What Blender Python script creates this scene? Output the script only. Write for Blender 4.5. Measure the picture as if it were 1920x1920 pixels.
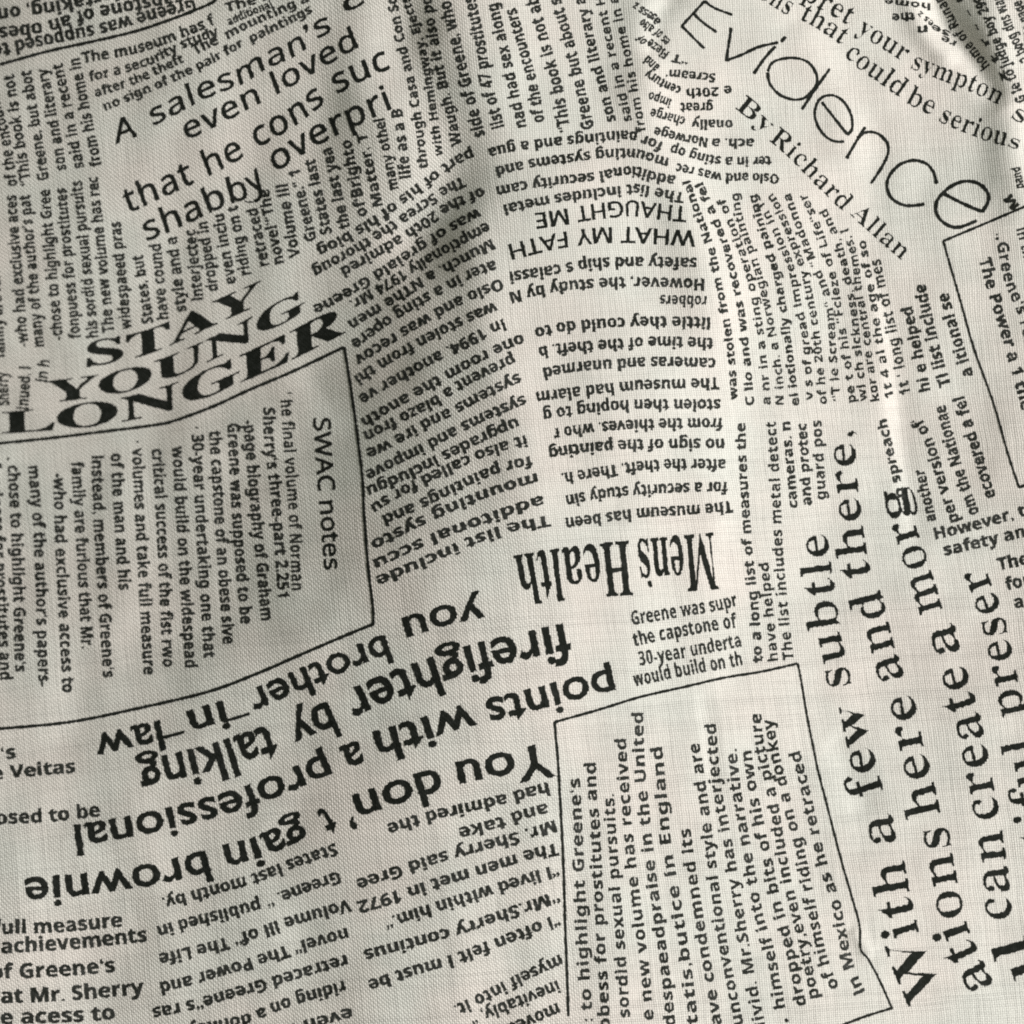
import bpy, math
import numpy as np
from mathutils import Vector

# ------------------------------------------------------------------ set-up
# One unit is one metre; the cloth print is laid out in tenths of a millimetre ("u").
U = 0.0001
HALF = 960.0
CAM_H = 6200.0            # camera height above the cloth, in u

scene = bpy.context.scene
for o in list(bpy.data.objects):
    bpy.data.objects.remove(o)

cam = bpy.data.cameras.new('camera')
cam.sensor_width = 36
cam.lens = 36 * CAM_H / (2 * HALF)
cam.clip_start = 0.01
cam.clip_end = 20
cam.dof.use_dof = True
cam.dof.focus_distance = (CAM_H - 20) * U
cam.dof.aperture_fstop = 11.0
camo = bpy.data.objects.new('camera', cam)
camo.location = (0, 0, CAM_H * U)
scene.collection.objects.link(camo)
scene.camera = camo

world = bpy.data.worlds.new("World")
scene.world = world
world.use_nodes = True
bg = world.node_tree.nodes['Background']
bg.inputs[0].default_value = (0.95, 1.0, 0.80, 1)
bg.inputs[1].default_value = 0.165

def area(name, loc, target, size, power, color):
    l = bpy.data.lights.new(name, 'AREA')
    l.shape = 'DISK'; l.size = size; l.energy = power; l.color = color
    o = bpy.data.objects.new(name, l)
    o.location = loc
    d = Vector(target) - Vector(loc)
    o.rotation_euler = d.to_track_quat('-Z', 'Y').to_euler()
    scene.collection.objects.link(o)
    return o
area('room_lamp', (0.95, -0.05, 0.72), (0.0, 0.0, 0.0), 0.40, 19.4, (1.0, 0.985, 0.955))

scene.view_settings.view_transform = 'Standard'
scene.view_settings.look = 'None'
scene.view_settings.exposure = 0.0
scene.view_settings.gamma = 1.0
scene.render.film_transparent = False
scene.cycles.use_denoising = False
scene.cycles.filter_width = 2.0

# ------------------------------------------------------------------ cloth relief
# slope of the cloth towards the lamp (right) on a coarse lattice, rows top to bottom,
# columns left to right; integrated to a height below.  + faces the lamp, - turns away.
GX = np.linspace(-240, 2160, 11)
GY = np.linspace(-240, 2160, 11)
# columns x = -240 0 240 480 720 960 1200 1440 1680 1920 2160
SL = np.array([
 [-.28,-.26,-.20,-.16,-.26, .04,-.02, .04, .00,-.42,-.70],
 [-.28,-.26,-.18,-.16,-.32, .08,-.04, .04,-.02,-.36,-.70],
 [-.16,-.16,-.16,-.17,-.36, .02, .10, .06,-.02,-.18,-.24],
 [-.10,-.12,-.14,-.20,-.42,-.14, .12, .14,-.06,-.20,-.22],
 [-.10,-.12,-.16,-.26,-.46,-.18, .14, .20,-.02,-.20,-.20],
 [-.08,-.10,-.16,-.30,-.42,-.08, .16, .20,-.04,-.16,-.16],
 [-.04,-.08,-.16,-.28,-.30, .00, .16, .16,-.08,-.12,-.12],
 [ .02, .00,-.12,-.20,-.22, .02, .14, .12,-.06,-.08,-.06],
 [ .10, .10,-.05,-.18,-.14, .04, .12, .12, .02,-.02,-.02],
 [ .12, .12,-.04,-.18,-.10, .04, .12, .12, .06, .02, .00],
 [ .12, .12,-.04,-.16,-.08, .04, .12, .12, .06, .02, .00]])

def cubic_w(t):
    return np.stack([-.5*t+t*t-.5*t**3, 1-2.5*t*t+1.5*t**3, .5*t+2*t*t-1.5*t**3, -.5*t*t+.5*t**3], -1)

def lattice(A, x, y):
    fx = np.clip((x - GX[0]) / (GX[1]-GX[0]), 0, len(GX)-1.001)
    fy = np.clip((y - GY[0]) / (GY[1]-GY[0]), 0, len(GY)-1.001)
    ix = np.floor(fx).astype(int); iy = np.floor(fy).astype(int)
    wx = cubic_w(fx-ix); wy = cubic_w(fy-iy)
    r = 0
    for a in range(4):
        for b in range(4):
            r = r + wy[..., a]*wx[..., b]*A[np.clip(iy+a-1, 0, A.shape[0]-1), np.clip(ix+b-1, 0, A.shape[1]-1)]
    return r

# creases: polyline, height (u), half width (u), which side is the step on
# kind 'ridge': a raised (or sunk) line; 'step': cloth drops by the height to the right of the line
CREASES = [
 ('ridge', [(1195,-60),(1208,120),(1222,260),(1285,400),(1330,560),(1345,700)], 17, 56),
 ('ridge', [(728,-60),(770,90),(812,200),(838,310),(800,420),(745,540)], -30, 70),
 ('step',  [(1590,440),(1650,560),(1672,700),(1690,860),(1706,960),(1712,1060)], 6, 17),
 ('ridge', [(1838,-60),(1868,120),(1886,230),(1900,330),(1935,430)], 22, 46),
 ('ridge', [(1740,-60),(1772,30),(1828,110),(1880,210)], -20, 28),
 ('ridge', [(1690,-40),(1730,60),(1790,130)], 9, 22),
 ('ridge', [(1300,-60),(1236,30),(1226,120)], -8, 24),
 ('ridge', [(1140,1890),(1240,1850),(1330,1822),(1440,1800)], -3.0, 12),
 ('ridge', [(1318,1290),(1332,1380),(1340,1500)], -3.5, 16),
 ('ridge', [(1560,1380),(1600,1450),(1625,1540)], -5, 30),
 ('ridge', [(1600,1745),(1618,1772),(1640,1800)], 6, 16),
 ('ridge', [(1655,1110),(1700,1250),(1745,1400),(1790,1600)], -3, 70),
 ('ridge', [(560,760),(600,640),(660,560)], -2, 80),
 ('ridge', [(880,380),(905,560),(940,720),(985,900),(1005,1040)], 9, 60),
 ('ridge', [(300,1290),(520,1210),(700,1130),(860,1050)], 5, 90),
 ('ridge', [(250,880),(430,820),(600,730)], 6, 60),
 ('ridge', [(1640,190),(1650,330),(1640,480)], -7, 40),
 ('ridge', [(1480,40),(1560,180),(1600,330)], 6, 44),
 ('ridge', [(470,1560),(560,1700),(600,1900)], -6, 60),
 ('ridge', [(240,1480),(290,1700),(300,1950)], 6, 50),
]

def densify(pts, step=6.0):
    pts = np.asarray(pts, float)
    out = []
    n = len(pts)
    for i in range(n-1):
        p0 = pts[max(i-1, 0)]; p1 = pts[i]; p2 = pts[i+1]; p3 = pts[min(i+2, n-1)]
        m = max(2, int(np.linalg.norm(p2-p1)/step))
        t = np.linspace(0, 1, m, endpoint=False)[:, None]
        out.append(.5*((2*p1)+(-p0+p2)*t+(2*p0-5*p1+4*p2-p3)*t*t+(-p0+3*p1-3*p2+p3)*t**3))
    out.append(pts[-1:])
    return np.concatenate(out)

# base height grid (integrated slope), 20 u cells
_bx = np.arange(-1000, 2921, 20.0); _by = np.arange(-1000, 2921, 20.0)
_X, _Y = np.meshgrid(_bx, _by)
_S = lattice(SL, np.clip(_X, -240, 2160), np.clip(_Y, -240, 2160))
_fade = np.clip(1 - np.maximum(0, np.maximum(np.abs(_X-960)-1200, 0))/500.0, 0, 1)
_S = _S*_fade
_B = -np.cumsum(_S*20.0, axis=1)          # + slope value faces right: the cloth falls to the right
_B -= _B[:, [int((1250+1000)//20)]]
_k = np.exp(-np.linspace(-2, 2, 9)**2); _k /= _k.sum()
_pad = np.pad(_B, 4, 'edge')
_B = sum(_k[i]*_pad[i:i+_B.shape[0], 4:-4] for i in range(9))
# creases onto a fine height grid, 4 u cells
FS = 4.0
_fx = np.arange(-620, 2541, FS); _fy = np.arange(-620, 2541, FS)
FX, FY = np.meshgrid(_fx, _fy)
def bil(G, x0, y0, s, x, y):
    fx = np.clip((x-x0)/s, 0, G.shape[1]-1.001); fy = np.clip((y-y0)/s, 0, G.shape[0]-1.001)
    ix = fx.astype(int); iy = fy.astype(int); a = fx-ix; b = fy-iy
    return (G[iy, ix]*(1-a)*(1-b)+G[iy, ix+1]*a*(1-b)+G[iy+1, ix]*(1-a)*b+G[iy+1, ix+1]*a*b)
def bic(G, x0, y0, s, x, y):
    fx = np.clip((x-x0)/s, 1, G.shape[1]-2.001); fy = np.clip((y-y0)/s, 1, G.shape[0]-2.001)
    ix = fx.astype(int); iy = fy.astype(int)
    wx = cubic_w(fx-ix); wy = cubic_w(fy-iy); r = 0
    for a in range(4):
        for b in range(4):
            r = r + wy[..., a]*wx[..., b]*G[np.clip(iy+a-1, 0, G.shape[0]-1), np.clip(ix+b-1, 0, G.shape[1]-1)]
    return r
HF = bic(_B, -1000, -1000, 20.0, FX, FY)
for kind, pts, amp, wd in CREASES:
    P = densify(pts, 10)
    lo = P.min(0)-wd*5; hi = P.max(0)+wd*5
    m = (FX > lo[0]) & (FX < hi[0]) & (FY > lo[1]) & (FY < hi[1])
    if not m.any(): continue
    q = np.stack([FX[m], FY[m]], -1)
    best = np.full(len(q), 1e9); side = np.zeros(len(q)); par = np.zeros(len(q))
    n = len(P)
    for i in range(n-1):
        a = P[i]; d = P[i+1]-a; L2 = d@d
        t = np.clip(((q-a)@d)/L2, 0, 1)
        v = q-(a+t[:, None]*d)
        r = np.hypot(v[:, 0], v[:, 1])
        upd = r < best
        best[upd] = r[upd]; par[upd] = (i+t[upd])/(n-1)
        side[upd] = np.sign(v[upd, 0]*d[1]-v[upd, 1]*d[0])
    taper = np.clip(np.minimum(par, 1-par)*5, 0, 1)
    taper = taper*taper*(3-2*taper)
    if kind == 'ridge':
        s = np.sqrt(best**2+(wd*.16)**2)/wd
        HF[m] += amp*taper*np.exp(-1.1*s*s*1.0)*1.0
    else:
        sd = best*side
        HF[m] += -amp*taper*np.where(np.abs(sd) < wd*5, (np.tanh(sd/wd))*np.exp(-(sd/(wd*2.6))**2), 0)
# fine, slow unevenness of hand-laid cotton
rng = np.random.default_rng(11)
for _ in range(26):
    lam = rng.uniform(110, 420); th = rng.uniform(0, math.pi); ph = rng.uniform(0, 6.28)
    HF += lam*0.0042*np.sin((FX*math.cos(th)+FY*math.sin(th))*2*math.pi/lam+ph)*rng.uniform(.3, 1)

for _ in range(22):
    lam = rng.uniform(50, 130); th = rng.uniform(0, math.pi); ph = rng.uniform(0, 6.28)
    env = .5+.5*np.sin(FX*rng.uniform(-.012, .012)+FY*rng.uniform(-.012, .012)+rng.uniform(0, 6))
    HF += lam*0.0021*env*np.sin((FX*math.cos(th)+FY*math.sin(th))*2*math.pi/lam+ph)

def height(x, y):
    return bic(HF, -620, -620, FS, x, y)

def on_cloth(px, py, lift):
    """the point of the cloth seen at picture position (px,py), lifted by `lift` (u)"""
    dx = px-HALF; dy = py-HALF
    x, y = px.copy(), py.copy()
    for _ in range(7):
        h = height(x, y)
        k = 1-(h+lift)/CAM_H
        x = HALF+dx*k; y = HALF+dy*k
    h = height(x, y)
    return np.stack([(x-HALF)*U, -(y-HALF)*U, (h+lift)*U], -1), x, y

# ------------------------------------------------------------------ materials
def weave_nodes(nt, L):
    """plain cotton weave from a UV layer measured in threads; returns (height, light, gap)"""
    N = nt.nodes
    def math_(op, a, b=None, c=None):
        n = N.new('ShaderNodeMath'); n.operation = op
        for i, v in enumerate((a, b, c)):
            if v is None: continue
            if isinstance(v, (int, float)): n.inputs[i].default_value = v
            else: L.new(v, n.inputs[i])
        return n.outputs[0]
    uv = N.new('ShaderNodeUVMap'); uv.uv_map = 'threads'
    wob = N.new('ShaderNodeTexNoise'); wob.inputs['Scale'].default_value = 0.035; wob.inputs['Detail'].default_value = 4
    L.new(uv.outputs[0], wob.inputs['Vector'])
    sub = N.new('ShaderNodeVectorMath'); sub.operation = 'SUBTRACT'; sub.inputs[1].default_value = (.5, .5, .5)
    L.new(wob.outputs['Color'], sub.inputs[0])
    sc = N.new('ShaderNodeVectorMath'); sc.operation = 'SCALE'; sc.inputs['Scale'].default_value = 3.4
    L.new(sub.outputs[0], sc.inputs[0])
    ad = N.new('ShaderNodeVectorMath'); ad.operation = 'ADD'
    L.new(uv.outputs[0], ad.inputs[0]); L.new(sc.outputs[0], ad.inputs[1])
    sep = N.new('ShaderNodeSeparateXYZ'); L.new(ad.outputs[0], sep.inputs[0])
    u, v = sep.outputs[0], sep.outputs[1]
    fu = math_('FLOOR', u); fv = math_('FLOOR', v)
    su = math_('ABSOLUTE', math_('SINE', math_('MULTIPLY', u, math.pi)))
    sv = math_('ABSOLUTE', math_('SINE', math_('MULTIPLY', v, math.pi)))
    su = math_('POWER', su, .7); sv = math_('POWER', sv, .7)
    ck = math_('MODULO', math_('ADD', math_('ADD', fu, fv), 20000.0), 2.0)
    # uneven threads: one random value per warp and per weft thread
    def per_thread(val, w):
        wn = N.new('ShaderNodeTexWhiteNoise'); wn.noise_dimensions = '2D'
        cb = N.new('ShaderNodeCombineXYZ'); L.new(val, cb.inputs[0]); cb.inputs[1].default_value = w
        L.new(cb.outputs[0], wn.inputs['Vector'])
        return wn.outputs['Value']
    ru = per_thread(fu, 3.0); rv = per_thread(fv, 9.0)
    hu = math_('MULTIPLY', su, math_('ADD', .55, math_('MULTIPLY', sv, .45)))
    hv = math_('MULTIPLY', sv, math_('ADD', .55, math_('MULTIPLY', su, .45)))
    hmix = math_('ADD', math_('MULTIPLY', hu, ck), math_('MULTIPLY', hv, math_('SUBTRACT', 1.0, ck)))
    low = math_('MULTIPLY', su, sv)
    hgt = math_('ADD', math_('MULTIPLY', hmix, .7), math_('MULTIPLY', low, .3))
    # the twill-like diagonal ribs seen where the cloth turns from the lamp
    dg = math_('SINE', math_('MULTIPLY', math_('ADD', math_('MULTIPLY', u, 1.0), math_('MULTIPLY', v, -1.0)), math.pi))
    msk = math_('MINIMUM', math_('MAXIMUM', math_('DIVIDE', math_('SUBTRACT', 2245.0, u), 50.0), .1), 1.0)
    hgt = math_('ADD', hgt, math_('MULTIPLY', dg, math_('MULTIPLY', msk, .42)))
    # slubs along both thread directions
    def slub(sx, sy, scale):
        mp = N.new('ShaderNodeMapping'); mp.inputs['Scale'].default_value = (sx, sy, 1)
        L.new(uv.outputs[0], mp.inputs['Vector'])
        t = N.new('ShaderNodeTexNoise'); t.inputs['Scale'].default_value = scale; t.inputs['Detail'].default_value = 2
        L.new(mp.outputs[0], t.inputs['Vector'])
        return t.outputs['Fac']
    s1 = slub(1.0, .05, .9); s2 = slub(.05, 1.0, .9)
    slubs = math_('ADD', s1, s2)
    open_ = math_('ADD', math_('POWER', ru, 3.0), math_('POWER', rv, 3.0))
    gap = math_('SUBTRACT', 1.0, math_('MULTIPLY', math_('ADD', su, sv), .5))     # 1 in the holes between threads
    gap = math_('POWER', math_('MAXIMUM', gap, 0.0), 1.6)
    low_ = math_('MINIMUM', math_('MAXIMUM', math_('DIVIDE', math_('SUBTRACT', v, 1960.0), 400.0), .45), 1.15)
    gap = math_('MULTIPLY', math_('MULTIPLY', gap, low_), math_('ADD', .30, math_('MULTIPLY', open_, .95)))
    tone = math_('ADD', math_('SUBTRACT', ru, .5), math_('SUBTRACT', rv, .5))
    return uv, hgt, gap, slubs, math_, tone

def base_mat(name):
    m = bpy.data.materials.new(name); m.use_nodes = True
    nt = m.node_tree; L = nt.links
    p = nt.nodes['Principled BSDF']
    p.inputs['Roughness'].default_value = .92
    p.inputs['Specular IOR Level'].default_value = .12
    return m, nt, L, p

def cloth_material():
    m, nt, L, p = base_mat('cotton')
    N = nt.nodes
    uv, hgt, gap, slubs, M, tone = weave_nodes(nt, L)
    blot = N.new('ShaderNodeTexNoise'); blot.inputs['Scale'].default_value = .020; blot.inputs['Detail'].default_value = 3
    L.new(uv.outputs[0], blot.inputs['Vector'])
    r = N.new('ShaderNodeValToRGB')
    r.color_ramp.elements[0].position = .36; r.color_ramp.elements[0].color = (.750, .742, .695, 1)
    r.color_ramp.elements[1].position = .64; r.color_ramp.elements[1].color = (.790, .735, .690, 1)
    L.new(blot.outputs['Fac'], r.inputs[0])
    fib = N.new('ShaderNodeTexNoise'); fib.inputs['Scale'].default_value = .55; fib.inputs['Detail'].default_value = 3
    L.new(uv.outputs[0], fib.inputs['Vector'])
    val = M('ADD', .80, M('ADD', M('MULTIPLY', fib.outputs['Fac'], .18), M('MULTIPLY', slubs, .14)))
    val = M('ADD', val, M('MULTIPLY', tone, .026))
    val = M('SUBTRACT', val, M('MULTIPLY', gap, .75))
    mul = N.new('ShaderNodeMix'); mul.data_type = 'RGBA'; mul.blend_type = 'MULTIPLY'; mul.inputs[0].default_value = 1
    L.new(r.outputs[0], mul.inputs[6])
    cb = N.new('ShaderNodeCombineColor')
    for i in range(3): L.new(val, cb.inputs[i])
    L.new(cb.outputs[0], mul.inputs[7])
    L.new(mul.outputs[2], p.inputs['Base Color'])
    b = N.new('ShaderNodeBump'); b.inputs['Strength'].default_value = .95; b.inputs['Distance'].default_value = .9*U
    hh = M('ADD', hgt, M('ADD', M('MULTIPLY', slubs, 1.1), M('MULTIPLY', tone, .25)))
    L.new(hh, b.inputs['Height']); L.new(b.outputs[0], p.inputs['Normal'])
    p.inputs['Sheen Weight'].default_value = .06
    return m

def ink_material(name, wear, col=(.0115, .0135, .0105)):
    m, nt, L, p = base_mat(name)
    N = nt.nodes
    uv, hgt, gap, slubs, M, _ = weave_nodes(nt, L)
    n = N.new('ShaderNodeTexNoise'); n.inputs['Scale'].default_value = .42; n.inputs['Detail'].default_value = 3
    L.new(uv.outputs[0], n.inputs['Vector'])
    big = N.new('ShaderNodeTexNoise'); big.inputs['Scale'].default_value = .05; big.inputs['Detail'].default_value = 2
    L.new(uv.outputs[0], big.inputs['Vector'])
    f = M('ADD', M('MULTIPLY', n.outputs['Fac'], .8), M('MULTIPLY', big.outputs['Fac'], .45))
    r = N.new('ShaderNodeValToRGB')
    r.color_ramp.elements[0].position = .62-.12*wear; r.color_ramp.elements[0].color = (*col, 1)
    r.color_ramp.elements[1].position = .88-.04*wear; r.color_ramp.elements[1].color = tuple(c+.045*wear for c in col)+(1,)
    L.new(f, r.inputs[0]); L.new(r.outputs[0], p.inputs['Base Color'])
    b = N.new('ShaderNodeBump'); b.inputs['Strength'].default_value = .6; b.inputs['Distance'].default_value = .9*U
    L.new(hgt, b.inputs['Height']); L.new(b.outputs[0], p.inputs['Normal'])
    p.inputs['Roughness'].default_value = .8
    return m

COTTON = cloth_material()
INK = ink_material('printing_ink', .35)
INK_WORN = ink_material('worn_printing_ink', 1.0, (.016, .018, .014))

# thread directions (the weave runs a little askew to the picture)
TH = math.radians(-5)
def threads(x, y):
    # the weave follows the drape: bent a little by the folds
    bend = 26*np.sin(x/520.0+.6)+18*np.sin(y/430.0)
    bend2 = 30*np.sin(y/600.0+1.1)
    xx = x+bend2; yy = y+bend
    return np.stack([(xx*math.cos(TH)+yy*math.sin(TH))/4.25, (-xx*math.sin(TH)+yy*math.cos(TH))/4.25], -1)+2000

def build(name, verts, faces, uvs, mat, parent=None, smooth=True):
    me = bpy.data.meshes.new(name)
    me.from_pydata(verts.tolist(), [], faces)
    ul = me.uv_layers.new(name='threads')
    idx = np.empty(len(me.loops), dtype=np.int32); me.loops.foreach_get('vertex_index', idx)
    ul.data.foreach_set('uv', uvs[idx].astype(np.float32).ravel())
    if smooth: me.polygons.foreach_set('use_smooth', np.ones(len(me.polygons), bool))
    me.materials.append(mat)
    o = bpy.data.objects.new(name, me)
    scene.collection.objects.link(o)
    if parent: o.parent = parent
    return o

# ------------------------------------------------------------------ the cloth
def make_cloth():
    s = 5.0
    xs = np.arange(-520, 2441, s); ys = np.arange(-520, 2441, s)
    X, Y = np.meshgrid(xs, ys)
    H = height(X, Y)
    V = np.stack([(X-HALF)*U, -(Y-HALF)*U, H*U], -1).reshape(-1, 3)
    nx, ny = len(xs), len(ys)
    i = np.arange(nx*ny).reshape(ny, nx)
    q = np.stack([i[:-1, :-1], i[1:, :-1], i[1:, 1:], i[:-1, 1:]], -1).reshape(-1, 4)
    o = build('printed_cloth', V, q.tolist(), threads(X.ravel(), Y.ravel()), COTTON)
    o['label'] = 'rumpled off-white cotton cloth printed all over with black newspaper text'
    o['category'] = 'cloth'
    return o
cloth = make_cloth()

# ------------------------------------------------------------------ lettering
def uni(s, up, lo, dg=None):
    o = ''
    for c in s:
        if 'A' <= c <= 'Z': o += chr(up+ord(c)-65)
        elif 'a' <= c <= 'z': o += chr(lo+ord(c)-97)
        elif dg and '0' <= c <= '9': o += chr(dg+ord(c)-48)
        else: o += c
    return o
sans = lambda s: uni(s.replace('I', 'l'), 0x1D5A0, 0x1D5BA, 0x1D7E2)
sansb = lambda s: uni(s.replace('I', 'l'), 0x1D5D4, 0x1D5EE, 0x1D7EC)
serif = lambda s: uni(s, 0x1D400, 0x1D41A, 0x1D7CE)
gill = lambda s: s
# style: (converter, outline offset, curve resolution, ink)
STYLES = {
 'body':  (sansb, 0, 2, INK_WORN, .9, .021, .016),
 'light': (sansb, 0, 2, INK_WORN, .75, .010, .009),
 'head':  (sans, 0, 5, INK, .6, .013, .013),
 'title': (sans, 0, 4, INK, .6, .019, .017),
 'gill':  (gill, .009, 5, INK, 1.0, .010, .008),
 'wide':  (serif, 0, 5, INK, .6, .010, .006),
 'book':  (serif, 0, 6, INK, .9, -.022, .006),
 'times': (serif, 0, 5, INK, .6, -.023, .004),
 'mens':  (serif, 0, 6, INK, .75, -.003, .005),
}
LINES = []     # (name, text, style, cap height, points, up vector or None, label)
def T(text, h, pts, style='body', up=None, name='text_line', label=None):
    if isinstance(pts, str):
        pts = [tuple(float(v) for v in p.split(',')) for p in pts.split()]
    LINES.append((name, text, style, h, pts, up, label))

# --- top left, upside down
T('Greene was supposed to', 25, '365,-2 304,12 216,36 169,48 39,74 -16,86')
T('the capstone of an obese', 25, '410,-34 346,-18 180,13 120,30 75,42 -23,54')
T('undertaking, on', 25, '274,-39 130,-3 30,12 -5,16')
T('The museum has f', 20, '156,118 260,99 340,72 406,44')
T('The list', 17, '425,23 477,8 540,-14')
T('for a security study', 18, '169,153 225,139 286,120 350,88 411,66')
T('additional', 15, '430,48 470,30 512,14')
T('after the theft', 17, '180,182 260,155 346,116')
T('The', 20, '367,104 411,81')
T('mounting a', 17, '427,73 470,51 545,18 580,2')
T('no sign of the pair for', 17, '198,208 260,182 330,152 400,118 458,86')
T('paintings', 17, '472,80 530,52 587,23')
# --- headline A salesman's
T('A', 44, '217,270 258,255', 'head', (0,-1,.5), 'headline')
T('salesman’s', 40, '288,236 340,209 400,178 470,152 489,133 560,103 600,68 622,60', 'head', (-.1,-1,.45), 'headline')
T('c', 34, '648,26 685,4', 'head', (-.1,-1,.5), 'headline')
T('even loved', 41, '350,262 400,240 470,202 520,177 600,130 672,88', 'head', (-.1,-1,.35), 'headline')
T('that he cons suc', 46, '240,400 345,352 427,312 470,285 560,232 620,184 690,146 732,128', 'head', (-.15,-1,.3), 'headline')
T('shabby overpri', 46, '276,452 340,425 440,378 470,372 525,318 600,270 660,240 735,203', 'head', (-.15,-1,.3), 'headline')
# --- vertical columns left
C = 21
T('of the encounters', C, '33,348 15,240 -16,146')
T('“This book is not', C, '59,346 42,240 26,139')
T('Greene, but abot', C, '92,337 76,235 58,131')
T('son and literary', C, '125,318 108,220 89,127')
T('said in a recent', C, '158,314 138,215 117,118')
T('from his home in', C, '191,310 170,210 149,108')
T('family are furious', C, '10,671 3,560 -5,465')
T('-who had exclusive aces', C, '53,650 42,510 30,365')
T('many of the author’s pat', C, '83,650 70,510 56,365')
T('-chose to highlight Gree', C, '118,637 106,500 93,355')
T('fonpuess for prostitutes', C, '151,634 138,500 124,352')
T('his sordid sexual pursuits', C, '185,632 170,490 153,338')
T('The new volume has rec', C, '214,623 200,480 183,330')
T('widespaeed pras', C, '247,617 226,415')
T('States, but', C, '288,605 268,477')
T('have cound', C, '316,598 301,457')
T('style and a', C, '350,583 331,444')
T('Interjectec', C, '381,562 366,430')
T('dropped in', C, '409,545 389,415')
T('even inclu', C, '443,531 419,400')
T('riding on t', C, '471,514 445,385')
T('retraced (', C, '505,497 479,372')
T('novel‘“The', C, '533,493 504,354')
T('Volume III', C, '563,482 539,344')
T('Greene.“ 1', C, '594,450 562,318')
T('States last', C, '623,437 590,297')
T('the last yea', C, '657,427 622,276')
T('of‘Brighto', C, '689,404 658,261')
T('Matter. T', 19, '718,385 687,248')
T('many othel', 19, '747,354 720,221')
T('life as a B', C, '771,333 754,203')
T('through Casa and Con So', 18, '803,315 784,180 758,70 742,-8')
T('with Hemingway, Ejects', 16, '831,292 815,182 797,86 766,-8')
T('Waugh. But it also po', 20, '867,271 842,169 824,86 808,-8')
T('side of Greene, who', 23, '910,254 884,156 864,78 845,0')
T('list of 47 prostitutes', 23, '946,237 921,146 907,65 890,-8')
T('nad had sex along', 22, '988,237 969,156 951,78 933,5')
T('of the encounters', 22, '1021,228 1010,167 990,91 967,14')
T('“This book is not ab', 23, '1070,246 1053,156 1023,52 1008,-8')
T('Greene but about s', 23, '1114,240 1092,142 1073,65 1050,-6')
T('son and literary a', 20, '1155,226 1138,160 1119,91 1105,25 1095,-8')
T('said in a recent H', 17, '1185,226 1170,156 1155,104 1142,39 1132,-8', 'light')
T('from his home in a', 17, '1211,246 1197,167 1184,104 1168,34 1157,-8', 'light')
T('Sherry', C, '17,760 14,697')
T('inued. I', C, '53,768 58,688')
T('in h', C, '88,717 93,676')
# --- jumble on the crest right of the fold, upside down
T('Scream‘', 17, '1342,138 1296,134 1250,129')
T('and', 17, '1238,124 1216,104')
T('“T', 16, '1293,108 1262,100')
T('Fieze', 17, '1256,98 1220,72')
T('of', 16, '1214,78 1206,64')
T('es of', 17, '1258,76 1235,52')
T('as', 17, '1240,40 1228,24')
T('also', 17, '1228,50 1206,34')
T('ess z', 16, '1226,26 1192,3')
T('e 20th', 17, '1372,161 1330,164 1287,167')
T('century', 17, '1278,163 1247,150 1216,130')
T('great', 18, '1337,193 1276,193')
T('impo', 17, '1260,186 1219,172')
T('onally', 18, '1374,225 1297,224')
T('charge', 18, '1286,220 1222,203')
T('ach. a', 18, '1414,260 1336,260')
T('Norwege', 18, '1328,259 1278,250 1229,238')
T('ter in a sting op', 18, '1446,293 1409,294 1354,294 1305,284 1260,271')
T('Oslo and was rec', 18, '1461,327 1406,324 1357,325 1312,315 1269,306')
T('for paintings and a gua', 20, '1245,268 1208,253 1174,245 1107,251 1018,260 940,272 915,279')
T('mounting systems and', 20, '1255,297 1195,280 1140,280 1065,289 1003,297 929,313')
T('additional security cam', 20, '1268,330 1226,322 1190,312 1151,315 1122,322 1018,334 930,350')
T('The list includes metal', 20, '1284,362 1234,353 1195,345 1175,347 1049,363 944,384')
# --- what my fath / thaught me
T('THAUGHT ME', 29, '1290,388 1226,381 1187,376 1154,378 1096,385 1060,392 1003,400', 'title', None, 'headline')
T('WHAT MY FATH', 29, '1305,433 1252,430 1200,427 1156,426 1107,428 1081,432 1044,437 1005,446 953,459', 'title', None, 'headline')
S = 22
T('safety and ship s calassi', S, '1307,484 1237,482 1172,482 1107,485 1065,493 955,510')
T('However, the study by N', S, '1321,523 1193,520 1138,521 1047,529 996,539 955,548')
T('robbers', 21, '1325,555 1238,553', 'light')
T('little they could do to', S, '1332,595 1279,594 1206,594 1107,599 1049,605 1002,616')
T('the time of the theft. b', S, '1338,634 1226,631 1138,637 1044,645 1009,652')
T('cameras and unarmed', S, '1342,672 1234,669 1172,672 1083,679 1018,690')
T('The museum had alarm', S, '1348,708 1279,711 1200,713 1161,717 1096,724 1005,735')
T('stolen then hoping to g', S, '1351,749 1279,749 1206,749 1164,751 1101,757 1018,769')
T('from the thieves. who r', S, '1355,784 1247,785 1143,790 1060,800 1036,805')
T('no sign of the painting', S, '1358,823 1260,823 1172,825 1086,832 1029,841')
T('after the theft. There h.', S, '1361,861 1258,861 1190,866 1122,876 1052,888')
T('for a security study sin', S, '1364,904 1305,905 1198,910 1120,918 1060,930')
T('The museum has been', S, '1372,939 1318,946 1203,953 1146,960 1060,972')
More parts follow.
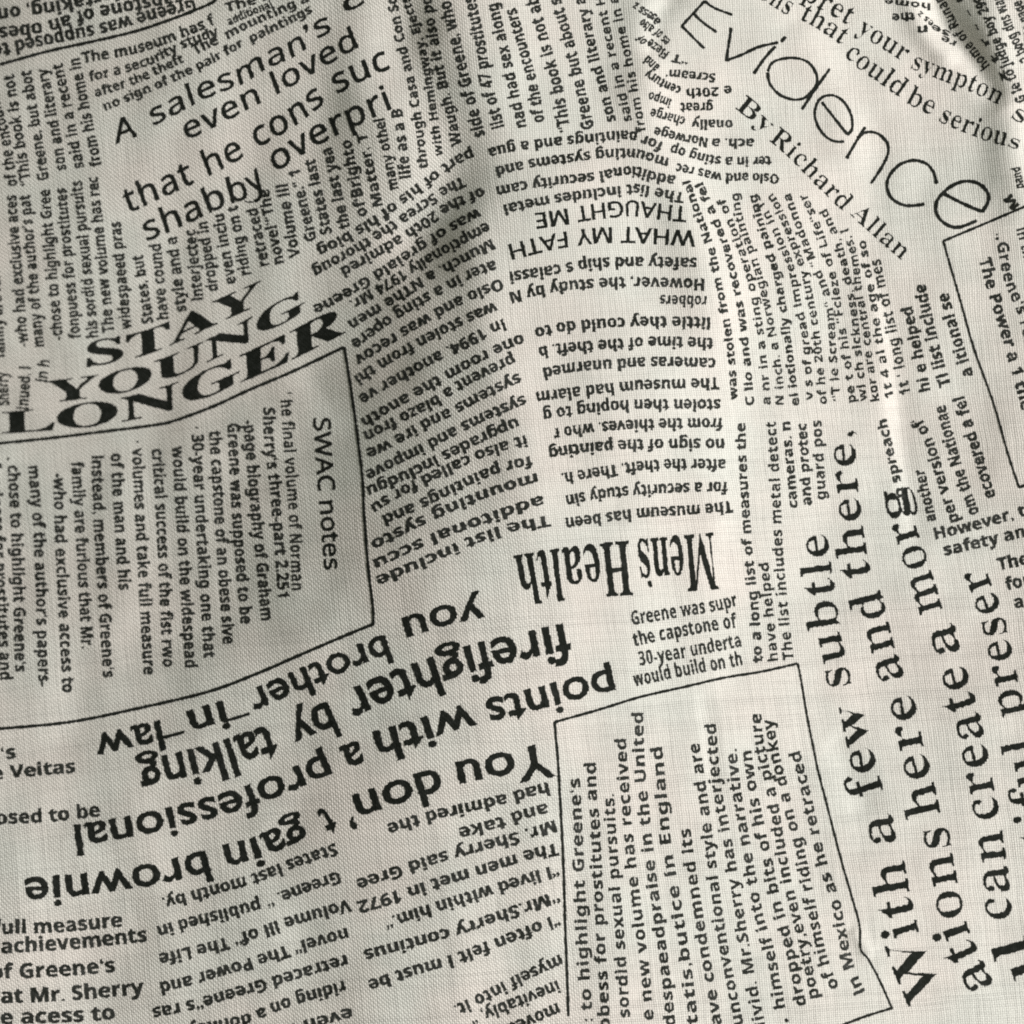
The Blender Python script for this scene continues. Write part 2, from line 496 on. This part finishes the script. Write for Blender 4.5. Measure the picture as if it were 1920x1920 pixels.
# --- slanted middle column, upside down
Q = 21
T('part of his of his biog', 20, '884,279 848,296 796,334 759,361 720,391 681,417 631,446 594,464')
T('The Screa the thoroug', 20, '868,331 836,346 768,392 706,433 666,458 585,503')
T('of the 20th admired', 20, '905,351 885,359 837,380 778,420 735,448 638,503')
T('was of greiald Greene', 20, '897,390 860,409 810,438 755,474 715,500 633,550 586,574')
T('emptionally 1974 Mr.', 20, '913,416 862,444 810,472 765,499 712,531 655,565')
T('Munch, a NThe men', 20, '920,448 880,470 793,515 767,531 730,556 674,590 652,603')
T('ater in a sting opere', Q, '927,488 876,507 835,529 811,542 741,582 657,640')
T('Oslo and was recov', Q, '939,522 866,553 806,584 741,622 663,670')
T('was stolen from thi', Q, '928,566 871,590 777,637 702,680 663,706')
T('In 1994. another ve', Q, '943,598 915,610 835,651 811,664 715,716 671,743')
T('one room the anoth', Q, '979,626 918,652 827,700 770,732 676,785')
T('prevent a blazo fron', Q, '960,664 858,714 816,742 743,779 681,811')
T('systems and ire we', Q, '972,700 905,731 849,761 789,789 733,822 686,843')
T('systems and impove', Q, '982,741 920,767 858,796 797,828 684,884')
T('upgrades includgu', Q, '968,783 900,813 827,848 760,882 686,913')
T('it also called for su', Q, '985,816 941,829 881,851 788,894 738,920 694,947')
T('for paintings and', Q, '996,855 928,872 850,906 785,938 716,967')
T('mounting systo', Q, '1006,887 952,903 880,928 811,958 694,1015')
T('additonal sccu', Q, '1018,928 940,953 870,978 811,1000 699,1050')
T('The list include', Q, '1030,966 943,984 924,991 866,1012 845,1022 704,1082')
# --- stay young longer
T('STAY', (46,44), '163,688 250,672 300,656 370,625 420,601 491,570', 'wide', (0,-1,.85), 'headline', 'wide black slab headline word, the shortest of three')
T('YOUNG', (41,43), '88,756 170,746 230,736 310,713 385,681 440,655 500,622 574,584', 'wide', (0,-1,.85), 'headline', 'wide black slab headline word in the middle of three')
T('LONGER', (40,56), '4,813 107,806 170,799 253,787 355,757 455,716 545,676 648,624', 'wide', (0,-1,.85), 'headline', 'wide black slab headline word above the curved rule')
# --- boxed article, reading downwards
B = 22
T('‘ he final volume of Norman', B, '526,736 534,861 542,966 548,1107', 'light')
T('Sherry‘s three-part 2.251', B, '494,764 497,835 509,940 522,1120')
T('-page biography of Graham', B, '457,788 463,870 474,992 491,1164')
T('Greene was supposed to be', B, '427,794 437,992 452,1170')
T('the capstone of an obese sive', B, '393,808 404,992 419,1208')
T('· 30-year undertaking one that', B, '359,800 367,966 383,1234')
T('would build on the widespead', B, '323,837 332,992 348,1252')
T('critical success of the fist rwo', B, '285,842 294,992 306,1251')
T('· volumes and take full measure', B, '247,827 255,992 270,1265')
T('of the man and his', B, '208,851 216,992 224,1107')
T('Instead, members of Greene‘s', B, '172,855 177,992 194,1271')
T('family are furious that Mr.', B, '134,866 143,1018 154,1216')
T('-who had exclusive access to', B, '101,887 104,1018 118,1299')
T('many of the author‘s papers-', B, '53,874 64,1018 73,1288')
T('. chose to highlight Greene‘s', B, '14,858 22,1018 29,1260')
T('- fondness for prostitutes and', B, '-22,850 -12,1018 1,1275')
T('SWAC notes', 31, '588,784 592,850 598,928 601,960 609,1069', 'title', None, 'headline', 'short plain headline inside the ruled box')
# --- left bottom, upright
T('‘s', 25, '4,1425 31,1421', 'body')
T('e Veitas', 24, '-14,1462 142,1448', 'body')
T('posed to be', 25, '-30,1549 0,1545 78,1542 130,1537 189,1530', 'body')
T('full measure', 26, '-13,1752 110,1748 230,1737', 'body')
T('achievements', 27, '3,1788 140,1779 277,1765', 'body')
T('of Greene‘s', 27, '-18,1835 36,1834 120,1830 217,1822', 'body')
T('that Mr. Sherry', 27, '-44,1884 0,1881 128,1876 271,1863', 'body')
T('the acess to', 27, '-48,1923 21,1920 163,1915 217,1910', 'body')
# --- big upside-down headline
G = 'big bold headline row printed upside down'
T('you', 56, '904,1120 825,1137 752,1160', 'gill', None, 'headline')
T('brother', (55,57), '722,1190 699,1197 622,1229 548,1260 475,1292 461,1298', 'gill', None, 'headline')
T('in', 57, '417,1313 390,1322 349,1334', 'gill', None, 'headline')
T('law', 57, '299,1350 240,1364 174,1379', 'gill', None, 'headline')
T('firefighter', (74,74), '1062,1169 953,1192 866,1214 785,1241 691,1276 640,1302', 'gill', None, 'headline')
T('by', 70, '614,1315 535,1350', 'gill', None, 'headline')
T('talking', (74,70), '509,1359 463,1373 404,1393 365,1404 320,1414 255,1430', 'gill', None, 'headline')
T('points', (60,62), '1146,1254 1088,1268 1018,1286 936,1306 909,1312', 'gill', None, 'headline')
T('with', (62,64), '886,1318 848,1327 793,1345 698,1373', 'gill', None, 'headline')
T('a', 62, '672,1388 634,1402', 'gill', None, 'headline')
T('professional', (60,58), '608,1413 588,1422 516,1453 447,1478 406,1491 365,1502 293,1520 240,1531 188,1540 138,1547', 'gill', None, 'headline')
T('You', (64,62), '1032,1392 1000,1398 941,1411 853,1430', 'gill', None, 'headline')
T('don', (64,62), '822,1440 794,1447 734,1467 659,1492', 'gill', None, 'headline')
T('’', 62, '652,1493 640,1497', 'gill', None, 'headline')
T('t', 62, '614,1512 594,1522', 'gill', None, 'headline')
T('gain', (62,60), '565,1530 530,1546 506,1557 473,1571 417,1585', 'gill', None, 'headline')
T('brownie', (60,60), '385,1594 365,1600 288,1619 224,1629 156,1638 100,1643 45,1647', 'gill', None, 'headline')
# --- upside-down articles below the headline
D = 23
T('had admired the', D, '1027,1467 969,1482 954,1487 798,1523 725,1546')
T('and take', D, '1026,1506 963,1522 947,1530 859,1553')
T('Mr. Sherry said Gree', D, '1039,1537 979,1557 866,1587 773,1614 667,1650')
T('The men met in 1972', D, '1045,1581 996,1592 910,1619 822,1645 760,1665 669,1691')
T('“I lived within him.“', D, '1045,1621 1018,1628 950,1650 827,1688 733,1718 720,1722')
T('“Mr.Sherry continus', D, '1044,1670 989,1690 940,1706 853,1736 681,1782')
T('“I often felt I must be', D, '1048,1715 1023,1722 953,1750 889,1774 850,1789 751,1818 689,1839')
T('myself into it.', D, '1049,1790 963,1830 897,1864 850,1886')
T('inevitably, “', D, '1044,1838 940,1880 880,1902')
T('movean', D, '1044,1881 975,1911 930,1930')
T('States last month by.', D, '628,1581 536,1614 470,1640 359,1670 303,1684')
T('Greene. “ published in', D, '635,1633 519,1674 484,1687 336,1725 294,1738')
T('Volume III of“ The Life', D, '655,1686 529,1723 479,1740 427,1757 366,1773 297,1789')
T('novel“ The Power and', D, '650,1740 564,1764 480,1792 368,1826 299,1843')
T('retraced Greene“s ras', D, '648,1790 510,1831 378,1870 331,1882 285,1890')
T('riding on a donkey', D, '644,1839 552,1866 500,1885 456,1903 350,1924')
T('even in', D, '658,1889 570,1914 520,1928')
# --- mens health and its article
T('Mens', (106,102), '1337,999 1289,1004 1252,1007 1194,1013', 'mens', None, 'headline', 'condensed serif headline word printed upside down')
T('Health', (102,94), '1179,1014 1135,1018 1070,1027 1018,1033 963,1043', 'mens', None, 'headline', 'condensed serif headline word printed upside down, the longer of two')
T('Greene was supr', 26, '1186,1172 1275,1157 1331,1148 1384,1136', 'light')
T('the capstone of', 26, '1190,1212 1245,1200 1349,1181 1383,1176', 'light')
T('30-year underta', 26, '1200,1248 1290,1232 1391,1212', 'light')
T('would build on th', 26, '1190,1287 1290,1266 1393,1247', 'light')
# --- boxed article bottom, reading upwards
K = 21
T(': to highlight Greene‘s', K, '1111,1915 1109,1868 1104,1811 1099,1706 1096,1649 1091,1524 1087,1459', 'light')
T('obess for prostitutes and', K, '1144,1930 1139,1824 1134,1750 1125,1550 1120,1498 1117,1430', 'light')
T('sordid sexual pursuits.', K, '1181,1907 1173,1785 1163,1662 1151,1488', 'light')
T('e new volume has received', K, '1226,1912 1216,1805 1197,1654 1186,1558 1176,1420 1174,1385', 'light')
T('idespaeadpraise in the United', K, '1268,1935 1257,1830 1242,1719 1229,1628 1219,1537 1209,1425 1206,1336', 'light')
T('tatis,butice in England', K, '1309,1920 1296,1810 1272,1660 1258,1576 1245,1433 1241,1400', 'light')
T('ave condemned its', K, '1354,1920 1340,1840 1324,1750 1303,1613 1294,1553', 'light')
T('unconventional style and are', K, '1394,1920 1374,1820 1358,1732 1343,1617 1323,1467 1311,1393', 'light')
T('livid. Mr.Sherry has interjected', K, '1435,1922 1416,1830 1394,1706 1370,1563 1352,1472 1342,1357', 'light')
T('himself into the narrative.', K, '1473,1889 1449,1770 1432,1720 1418,1645 1405,1570 1388,1472 1381,1404', 'light')
T('dropped in bits of his own', K, '1512,1884 1482,1750 1464,1690 1447,1607 1432,1540 1419,1477 1409,1407', 'light')
T('poetry,even included a picture', K, '1536,1870 1512,1760 1482,1640 1459,1506 1445,1445 1433,1396 1427,1338', 'light')
T('of himself riding on a donkey', K, '1573,1850 1550,1790 1529,1693 1510,1600 1488,1522 1476,1467 1463,1420 1449,1347', 'light')
T('In Mexico as he retraced', K, '1622,1858 1598,1800 1575,1688 1558,1640 1541,1580 1520,1487 1500,1408', 'light')
# --- narrow columns right of the middle
T('to a long list of measures the', 18, '1430,1242 1422,1135 1411,1031 1401,887 1397,793')
T('have helped', 18, '1459,1239 1441,1055', 'light')
T('The list includes metal detect', 19, '1488,1237 1475,1115 1466,995 1462,894 1454,790', 'light')
T('cameras. n', 18, '1496,952 1485,829 1482,790')
T('and protec', 18, '1522,947 1512,793')
T('guard pos', 19, '1549,936 1540,788', 'light')
R = 15.5
T('was stolen from the National', R, '1383,750 1377,665 1367,595 1349,509 1338,458 1312,391 1294,337')
T('C lio and was recovered a fel', R, '1414,760 1410,704 1397,590 1383,522 1367,460 1337,385 1317,341')
T('a nr in a sting operation of', R, '1445,759 1441,704 1431,616 1418,545 1397,470 1370,400 1358,370', 'light')
T('N inch. a Norwegian painting', R, '1470,759 1467,700 1451,603 1435,535 1420,485 1395,415 1385,362', 'light')
T('ei iotionally charged paining', R, '1499,760 1493,710 1477,590 1464,520 1452,480 1428,400 1418,364')
T('v s of gread impression in I', R, '1525,750 1518,645 1503,566 1489,500 1469,450 1445,400 1432,380', 'light')
T('of he 20th century expression', R, '1551,757 1542,665 1533,600 1517,520 1501,475 1467,391 1449,362', 'light')
T('“T ie Scream“ and “Madonna', R, '1576,751 1568,652 1562,574 1547,525 1523,470 1505,425 1482,362', 'light')
T('pe t of his “Fcieze of Life“ser', R, '1605,754 1597,690 1590,640 1578,575 1569,520 1542,430 1511,362', 'light')
T('wi ch sickness, death, and', R, '1626,752 1615,655 1608,590 1593,510 1576,448 1550,391', 'light')
T('kor are central themes, I', R, '1649,751 1636,670 1629,610 1617,545 1608,478 1590,428', 'light')
T('1t 4 al the age of so', R, '1676,745 1660,665 1651,610 1636,520 1623,450', 'light')
T('1t ‘ long list of mes', 20, '1708,738 1690,660 1675,590 1661,535 1650,485', 'light')
T('hi e helped', 21, '1745,732 1730,660 1710,574')
T('Ti list include', 22, '1783,722 1758,635 1735,532')
T('a itional se', 22, '1825,703 1800,625 1778,548')
T('n spreach', 18, '1697,930 1686,888 1662,785')
T('another', 20, '1756,976 1733,879')
T('per version of‘', 21, '1799,976 1777,913 1749,822 1724,780')
T('om the Nationae', 22, '1836,962 1816,906 1799,855 1772,759')
T('ecovered a fel', 22, '1867,931 1837,835 1808,742')
T('However, t', 22, '1755,1012 1850,988 1925,966')
T('safety and', 22, '1772,1042 1863,1021 1945,1000')
T('The list', 23, '1873,1070 1950,1052 1990,1042')
T('for a', 23, '1888,1107 1960,1090')
T('addi', 23, '1904,1141 1970,1126')
T('. Greene‘s res', 21, '1868,438 1872,470 1886,535 1904,575 1925,650', 'light')
T('The Power a 1 the C', 22, '1836,486 1855,556 1878,629 1899,704 1925,800')
T('In the', 18, '1906,430 1925,500', 'light')
T('M', 18, '1912,385 1896,364')
T('pand', 16, '1920,352 1912,312')
# --- top right corner
T('the', 16, '1715,23 1673,26')
T('n', 16, '1738,47 1720,50')
T('es z', 12, '1752,42 1726,20', 'light')
T('se', 12, '1782,60 1750,45', 'light')
T('re', 12, '1794,78 1768,66', 'light')
T('home of Runan', 19, '1856,122 1830,90 1800,50 1775,5 1766,-10', 'light')
T('z t r - - i', 14, '1890,150 1868,100 1830,40 1806,-8', 'light')
T('G le to judge boy 299', 19, '1925,188 1900,132 1875,70 1850,10 1842,-10')
T('2 boog dns was', 20, '1932,110 1905,60 1878,-10')
T('to page', 19, '1938,60 1915,0')
T('home', 13, '1745,6 1706,2 1660,-4', 'light')
# --- serif lines
T('pret', 38, '1503,-3 1545,20 1590,47', 'times', None, 'headline')
T('your', 36, '1605,60 1644,84 1693,116', 'times', None, 'headline')
T('sympton', 35, '1708,128 1758,148 1800,163 1842,181 1872,196', 'times', None, 'headline')
T('s', 32, '1896,220 1916,232', 'times', None, 'headline')
T('ons', 36, '1422,-6 1446,10 1476,28', 'times', None, 'headline')
T('that', 36, '1500,36 1540,58 1577,84', 'times', None, 'headline')
T('could', 37, '1583,104 1613,130 1650,156 1686,182', 'times', None, 'headline')
T('be', 37, '1698,192 1745,216', 'times', None, 'headline')
T('seriou', 36, '1760,227 1790,241 1850,264 1885,274', 'times', None, 'headline')
T('s', 26, '1890,274 1908,280', 'times', None, 'headline')
T('By', 33, '1379,203 1404,223 1436,252', 'times', None, 'headline')
T('Richard', 34, '1442,264 1472,288 1506,322 1535,352 1580,396', 'times', None, 'headline')
T('Allan', 33, '1594,402 1623,429 1690,487', 'times', None, 'headline')
H = 'headline'
T('With', (72,66), '1770,1858 1747,1808 1729,1765 1716,1720 1709,1690 1695,1612', 'book', None, H)
T('a', 66, '1680,1578 1671,1524', 'book', None, H)
T('few', (66,64), '1657,1482 1644,1440 1624,1354 1615,1316', 'book', None, H)
T('subtle', (62,57), '1596,1282 1581,1216 1571,1156 1562,1086 1550,1001', 'book', None, H)
T('ations', (68,66), '1862,1844 1828,1772 1809,1725 1803,1693 1793,1640 1776,1550', 'book', None, H)
T('here', (66,64), '1764,1524 1749,1460 1738,1425 1723,1359 1712,1302', 'book', None, H)
T('and', (66,62), '1695,1268 1677,1211 1650,1105', 'book', None, H)
T('there,', (58,54), '1632,1078 1623,1021 1614,961 1606,890 1600,808', 'book', None, H)
T('l', 49, '1950,1826 1938,1792', 'book', None, H)
T('l', 68, '1932,1788 1922,1752', 'book', None, H)
T('can', (66,66), '1896,1722 1891,1649 1879,1556', 'book', None, H)
T('create', (66,66), '1874,1532 1863,1470 1851,1415 1839,1351 1814,1268 1808,1246', 'book', None, H)
T('a', 66, '1800,1220 1787,1166', 'book', None, H)
T('mor', (64,60), '1768,1142 1745,1068 1732,1032 1712,972', 'book', None, H)
T('g', 56, '1706,968 1694,914', 'book', None, H)
T('preser', (62,60), '1922,1338 1906,1263 1895,1211 1883,1161 1870,1122 1846,1062', 'book', None, H)
T('eautiful', (66,64), '2010,1745 1985,1620 1960,1500 1938,1382', 'book', None, H)


def smooth_path(pts, h):
    P = densify(pts, 3.0)
    d = np.r_[0, np.cumsum(np.hypot(*np.diff(P, axis=0).T))]
    n = max(8, int(d[-1]/3))
    s = np.linspace(0, d[-1], n)
    P = np.stack([np.interp(s, d, P[:, 0]), np.interp(s, d, P[:, 1])], -1)
    if len(pts) > 2:
        k = int(max(3, min(h*1.0/3, n/5)))
        pre = 2*P[0]-P[k:0:-1]; post = 2*P[-1]-P[-2:-k-2:-1]
        Q = np.concatenate([pre, P, post])
        w = np.hanning(2*k+3)[1:-1]; w /= w.sum()
        P = np.stack([np.convolve(Q[:, j], w, 'valid') for j in range(2)], -1)
    d = np.r_[0, np.cumsum(np.hypot(*np.diff(P, axis=0).T))]
    return P, d

def split_long(V, F, lim):
    """split every triangle edge longer than lim (array ops, a few passes)"""
    for _ in range(6):
        E = np.concatenate([F[:, [0, 1]], F[:, [1, 2]], F[:, [2, 0]]])
        Es = np.sort(E, 1)
        uq, inv = np.unique(Es, axis=0, return_inverse=True)
        inv = inv.ravel()
        Ln = np.linalg.norm(V[uq[:, 0]]-V[uq[:, 1]], axis=1)
        cut = Ln > lim
        if not cut.any(): break
        mid = np.full(len(uq), -1); mid[cut] = len(V)+np.arange(cut.sum())
        V = np.concatenate([V, (V[uq[cut, 0]]+V[uq[cut, 1]])/2])
        n = len(F)
        m = np.stack([mid[inv[:n]], mid[inv[n:2*n]], mid[inv[2*n:]]], 1)
        cnt = (m >= 0).sum(1)
        out = [F[cnt == 0]]
        k = cnt == 3
        a, b, c = F[k].T; x, y, z = m[k].T
        out += [np.stack(t, 1) for t in ((a, x, z), (x, b, y), (z, y, c), (x, y, z))]
        for r in range(3):
            f = np.roll(F, -r, 1); mm = np.roll(m, -r, 1)
            k = (cnt == 1) & (mm[:, 0] >= 0)
            a, b, c = f[k].T; x = mm[k, 0]
            out += [np.stack(t, 1) for t in ((a, x, c), (x, b, c))]
            k = (cnt == 2) & (mm[:, 2] < 0)
            a, b, c = f[k].T; x = mm[k, 0]; y = mm[k, 1]
            out += [np.stack(t, 1) for t in ((x, b, y), (a, x, y), (a, y, c))]
        F = np.concatenate(out)
    return V, F

def weight(V, F, a, b):
    """thicken or thin the strokes: a sideways (stems), b up and down (hairlines), in ems"""
    if a == 0 and b == 0: return V
    P = V[F]
    cr = (P[:, 1, 0]-P[:, 0, 0])*(P[:, 2, 1]-P[:, 0, 1])-(P[:, 1, 1]-P[:, 0, 1])*(P[:, 2, 0]-P[:, 0, 0])
    G = F.copy(); G[cr < 0] = G[cr < 0][:, ::-1]
    E = np.concatenate([G[:, [0, 1]], G[:, [1, 2]], G[:, [2, 0]]])
    key = E[:, 0].astype(np.int64)*len(V)+E[:, 1]; rev = E[:, 1].astype(np.int64)*len(V)+E[:, 0]
    Bd = E[~np.isin(key, rev)]
    d = V[Bd[:, 1]]-V[Bd[:, 0]]
    n = np.stack([d[:, 1], -d[:, 0]], -1); n /= np.linalg.norm(n, axis=1)[:, None]+1e-12
    N = np.zeros_like(V)
    np.add.at(N, Bd[:, 0], n); np.add.at(N, Bd[:, 1], n)
    L = np.linalg.norm(N, axis=1)
    k = np.where(L > .3, 1/np.maximum(L, .3), 0)
    miter = np.clip(2/np.maximum(L, .8), 1, 1.5)
    N = N*(k*miter)[:, None]
    return V+N*np.array([a, b])

def jitter(V, amp, seed):
    """woven edges: the ink catches the threads unevenly"""
    x, y = V[:, 0], V[:, 1]
    n1 = np.sin(x*1.37+seed)*np.sin(y*1.71+seed*1.3)+.6*np.sin(x*.61-y*.83+seed*2)+.5*np.sin(x*.9+y*1.2-seed)
    n2 = np.sin(x*1.59-seed)*np.sin(y*1.29+seed*.7)+.6*np.sin(x*.77+y*.57+seed)+.5*np.sin(x*1.1-y*.8+seed*3)
    return V+np.stack([n1, n2], -1)*amp

def make_texts():
    objs = []
    caps = {}
    tmp = bpy.data.collections.new('type'); scene.collection.children.link(tmp)
    def text_obj(body, st):
        c = bpy.data.curves.new('t', 'FONT'); c.body = STYLES[st][0](body)
        c.space_character = {'head': 1.07, 'light': 1.05, 'body': 1.02, 'gill': 1.03, 'book': 1.01}.get(st, 1.0)
        c.offset = STYLES[st][1]; c.resolution_u = STYLES[st][2]; c.fill_mode = 'FRONT'
        o = bpy.data.objects.new('t', c); tmp.objects.link(o); return o
    for st in STYLES: caps[st] = text_obj('H', st)
    for ln in LINES: objs.append(text_obj(ln[1], ln[2]))
    bpy.context.view_layer.update()
    dg = bpy.context.evaluated_depsgraph_get()
    def mesh_of(o):
        me = bpy.data.meshes.new_from_object(o.evaluated_get(dg))
        me.calc_loop_triangles()
        V = np.empty(len(me.vertices)*3); me.vertices.foreach_get('co', V)
        F = np.empty(len(me.loop_triangles)*3, dtype=np.int32); me.loop_triangles.foreach_get('vertices', F)
        bpy.data.meshes.remove(me)
        return V.reshape(-1, 3)[:, :2], F.reshape(-1, 3)
    cap = {}
    for st, o in caps.items():
        V, _ = mesh_of(o); cap[st] = V[:, 1].max()
    for i, (o, (name, text, st, h, pts, up, label)) in enumerate(zip(objs, LINES)):
        V, F = mesh_of(o)
        if not len(F): continue
        V = weight(V, F, STYLES[st][5], STYLES[st][6])
        P, d = smooth_path(pts, max(h) if isinstance(h, tuple) else h)
        h0, h1 = h if isinstance(h, tuple) else (h, h)
        if st == 'gill': V = np.stack([V[:, 0], np.where(V[:, 1] < 0, V[:, 1]*.68, V[:, 1])], -1)
        x0, x1 = V[:, 0].min(), V[:, 0].max()
        W = x1-x0
        su = (V[:, 0]-x0)/W
        hh = h0+(h1-h0)*su
        flat = np.stack([su*d[-1], V[:, 1]/cap[st]*hh], -1)
        flat, F = split_long(flat, F, 5.0 if h0 < 40 else 6.5)
        s = flat[:, 0]
        bx = np.interp(s, d, P[:, 0]); by = np.interp(s, d, P[:, 1])
        e = 8.0
        tx = np.interp(s+e, d, P[:, 0])-np.interp(s-e, d, P[:, 0])
        ty = np.interp(s+e, d, P[:, 1])-np.interp(s-e, d, P[:, 1])
        ln = np.hypot(tx, ty)+1e-9
        ux, uy = ty/ln, -tx/ln
        if up is not None:
            k = up[2] if len(up) > 2 else 1.0
            ux = ux*(1-k)+up[0]*k; uy = uy*(1-k)+up[1]*k
        px = bx+ux*flat[:, 1]; py = by+uy*flat[:, 1]
        q = jitter(np.stack([px, py], -1), STYLES[st][4], 1.7*(i % 9))
        a = q[F[:, 0]]; b = q[F[:, 1]]; c = q[F[:, 2]]
        cr = (b[:, 0]-a[:, 0])*(c[:, 1]-a[:, 1])-(b[:, 1]-a[:, 1])*(c[:, 0]-a[:, 0])
        flip = cr > 0
        F = F.copy(); F[flip] = F[flip][:, ::-1]
        F = F[np.abs(cr) > 1e-4]
        V3, X, Y = on_cloth(q[:, 0], q[:, 1], .45+.04*(i % 3))
        ob = build(name, V3, F.tolist(), threads(X, Y), STYLES[st][3], cloth)
        if label: ob['label'] = label
    for o in list(tmp.objects):
        c = o.data; bpy.data.objects.remove(o); bpy.data.curves.remove(c)
    scene.collection.children.unlink(tmp); bpy.data.collections.remove(tmp)
make_texts()

# ------------------------------------------------------------------ ruled lines and drawn strokes
def stroke_mesh(paths, width, smooth=True):
    VV, FF, n0 = [], [], 0
    for pts in paths:
        if isinstance(pts, str): pts = [tuple(float(v) for v in p.split(',')) for p in pts.split()]
        P = densify(pts, 3.0) if smooth else np.concatenate([np.linspace(pts[i], pts[i+1], max(2, int(math.dist(pts[i], pts[i+1])/3)), endpoint=(i == len(pts)-2)) for i in range(len(pts)-1)])
        Tn = np.gradient(P, axis=0); Tn /= np.linalg.norm(Tn, axis=1)[:, None]+1e-9
        Nn = np.stack([-Tn[:, 1], Tn[:, 0]], -1)
        k = np.arange(len(P))
        w = width*(1+.10*np.sin(k*.9)+.08*np.sin(k*.37+1)+.08*np.sin(k*2.3+P[0, 0]))
        ends = np.ones(len(P)); ends[0] = ends[-1] = .7
        w = w*ends
        cols = [P+Nn*(w*t)[:, None] for t in (-.5, 0, .5)]
        n = len(P)
        VV.append(np.concatenate(cols))
        for j in range(2):
            a = n0+j*n+np.arange(n-1); b = a+1; c = b+n; d_ = a+n
            FF.append(np.stack([a, b, c, d_], 1))
        n0 += 3*n
    return np.concatenate(VV), np.concatenate(FF)

def stroke(name, paths, width, label=None, smooth=True, lift=.6, ink=INK):
    q, F = stroke_mesh(paths, width, smooth)
    q = jitter(q, .35, 2.0)
    a = q[F[:, 0]]; b = q[F[:, 1]]; c = q[F[:, 2]]
    cr = (b[:, 0]-a[:, 0])*(c[:, 1]-a[:, 1])-(b[:, 1]-a[:, 1])*(c[:, 0]-a[:, 0])
    F = F.copy(); F[cr > 0] = F[cr > 0][:, ::-1]
    V3, X, Y = on_cloth(q[:, 0], q[:, 1], lift)
    o = build(name, V3, F.tolist(), threads(X, Y), ink, cloth)
    if label: o['label'] = label
    return o

rule = 'ruled_line'
stroke(rule, ['0,121 91,96 182,76 260,57 338,30 398,5 404,-6'], 5.8, 'thin curved rule across the upper left')
stroke(rule, ['-8,832 90,822 180,811 290,797 330,788 400,762 470,730 548,697 645,651'], 5.8, 'curved rule under the slab headline')
stroke(rule, ['645,650 652,690 664,770 673,840 680,900 683,966 691,1070 699,1135 700,1172'], 5.4, 'upright rule closing the boxed article', lift=.75)
stroke(rule, ['701,1170 652,1190 561,1229 485,1262 391,1297 260,1328 130,1354 -8,1367'], 5.8, 'long rule above the upside-down headline', lift=.9)
stroke(rule, ['1040,1354 1122,1331 1200,1307 1279,1289 1357,1271 1430,1259 1496,1244'], 5.0, 'top rule of the lower boxed article')
stroke(rule, ['1496,1244 1501,1268 1514,1344 1532,1435 1550,1506 1576,1607 1597,1680 1612,1735 1614,1779 1628,1798 1649,1837 1673,1891'], 4.0, 'kinked rule at the right of the lower boxed article', lift=.75)
stroke(rule, ['1674,1890 1628,1904 1580,1922'], 5.0, 'short rule at the bottom of the lower boxed article', lift=.9)
stroke(rule, ['1040,1353 1044,1396 1047,1433 1052,1524 1057,1628 1060,1733 1064,1837 1066,1906'], 4.8, 'upright rule at the left of the lower boxed article', lift=.9)
stroke(rule, ['1925,386 1850,418 1769,452'], 4.8, 'slanting rule below the thin title')
stroke(rule, ['1769,451 1774,470 1800,560 1826,652 1863,756 1890,850 1911,914'], 4.0, 'long slanting rule near the right edge', lift=.75)
stroke(rule, ['1910,914 1925,909'], 4.8, lift=.9)

def tile(s, ox, oy):
    out = []
    for p in s.split():
        a, b = p.split(','); out.append((ox+float(a)/3.84, oy+float(b)/3.84))
    return out
A3 = lambda s: tile(s, 940, 0)
A4 = lambda s: tile(s, 1420, 0)
letter = 'title_letter'
def letters(paths, w, what):
    stroke(letter, paths, w, 'thin hand-drawn title letter ' + what)
letters([A3('1468,5 1385,95 1300,187'), A3('1466,6 1530,55 1665,107'), A3('1385,95 1450,160 1552,232'), A3('1298,183 1380,268 1463,348')], 5.0, 'E')
letters([A3('1655,198 1638,320 1620,442'), A3('1614,436 1720,400 1850,340 1995,305')], 5.6, 'v')
letters([A3('1818,532 1896,420 1975,333'), A4('170,300 190,282 208,264')], 5.8, 'i')
letters([A4('75,520 90,600 160,680 260,717 340,705 400,650 432,590 420,520 370,450 290,420 200,420 110,450 76,515'), A4('322,788 420,640 522,495')], 5.4, 'd')
letters([A4('465,735 560,855 652,972'), A4('650,972 682,930 682,850 650,770 590,705 520,685 450,715 415,800 430,890 480,970 550,1015 627,1020')], 5.2, 'e')
letters([A4('642,1142 710,1025 778,913'), A4('722,1000 760,962 820,950 885,972 940,1040 937,1120 890,1215 818,1322')], 5.6, 'n')
letters([A4('1290,1326 1270,1240 1210,1175 1120,1155 1020,1190 950,1270 935,1350 970,1430 1050,1475 1120,1480 1206,1469')], 6.0, 'c')
letters([A4('1345,1395 1480,1465 1620,1525'), A4('1618,1527 1660,1460 1660,1390 1600,1325 1500,1305 1400,1340 1310,1420 1285,1500 1310,1570 1380,1625 1460,1635 1582,1588')], 6.6, 'e')
stroke('print_mark', [[(1217,1089),(1221,1101)]], 6.0)
stroke('print_mark', [[(1473,1910),(1477,1916)]], 6.0)
stroke('print_mark', [[(1868,446),(1872,449)]], 6.0)
stroke('dash', [[(307,1383),(326,1378),(346,1372)]], 6.0)
stroke('dash', [[(418,1353),(440,1347),(468,1338)]], 6.0)
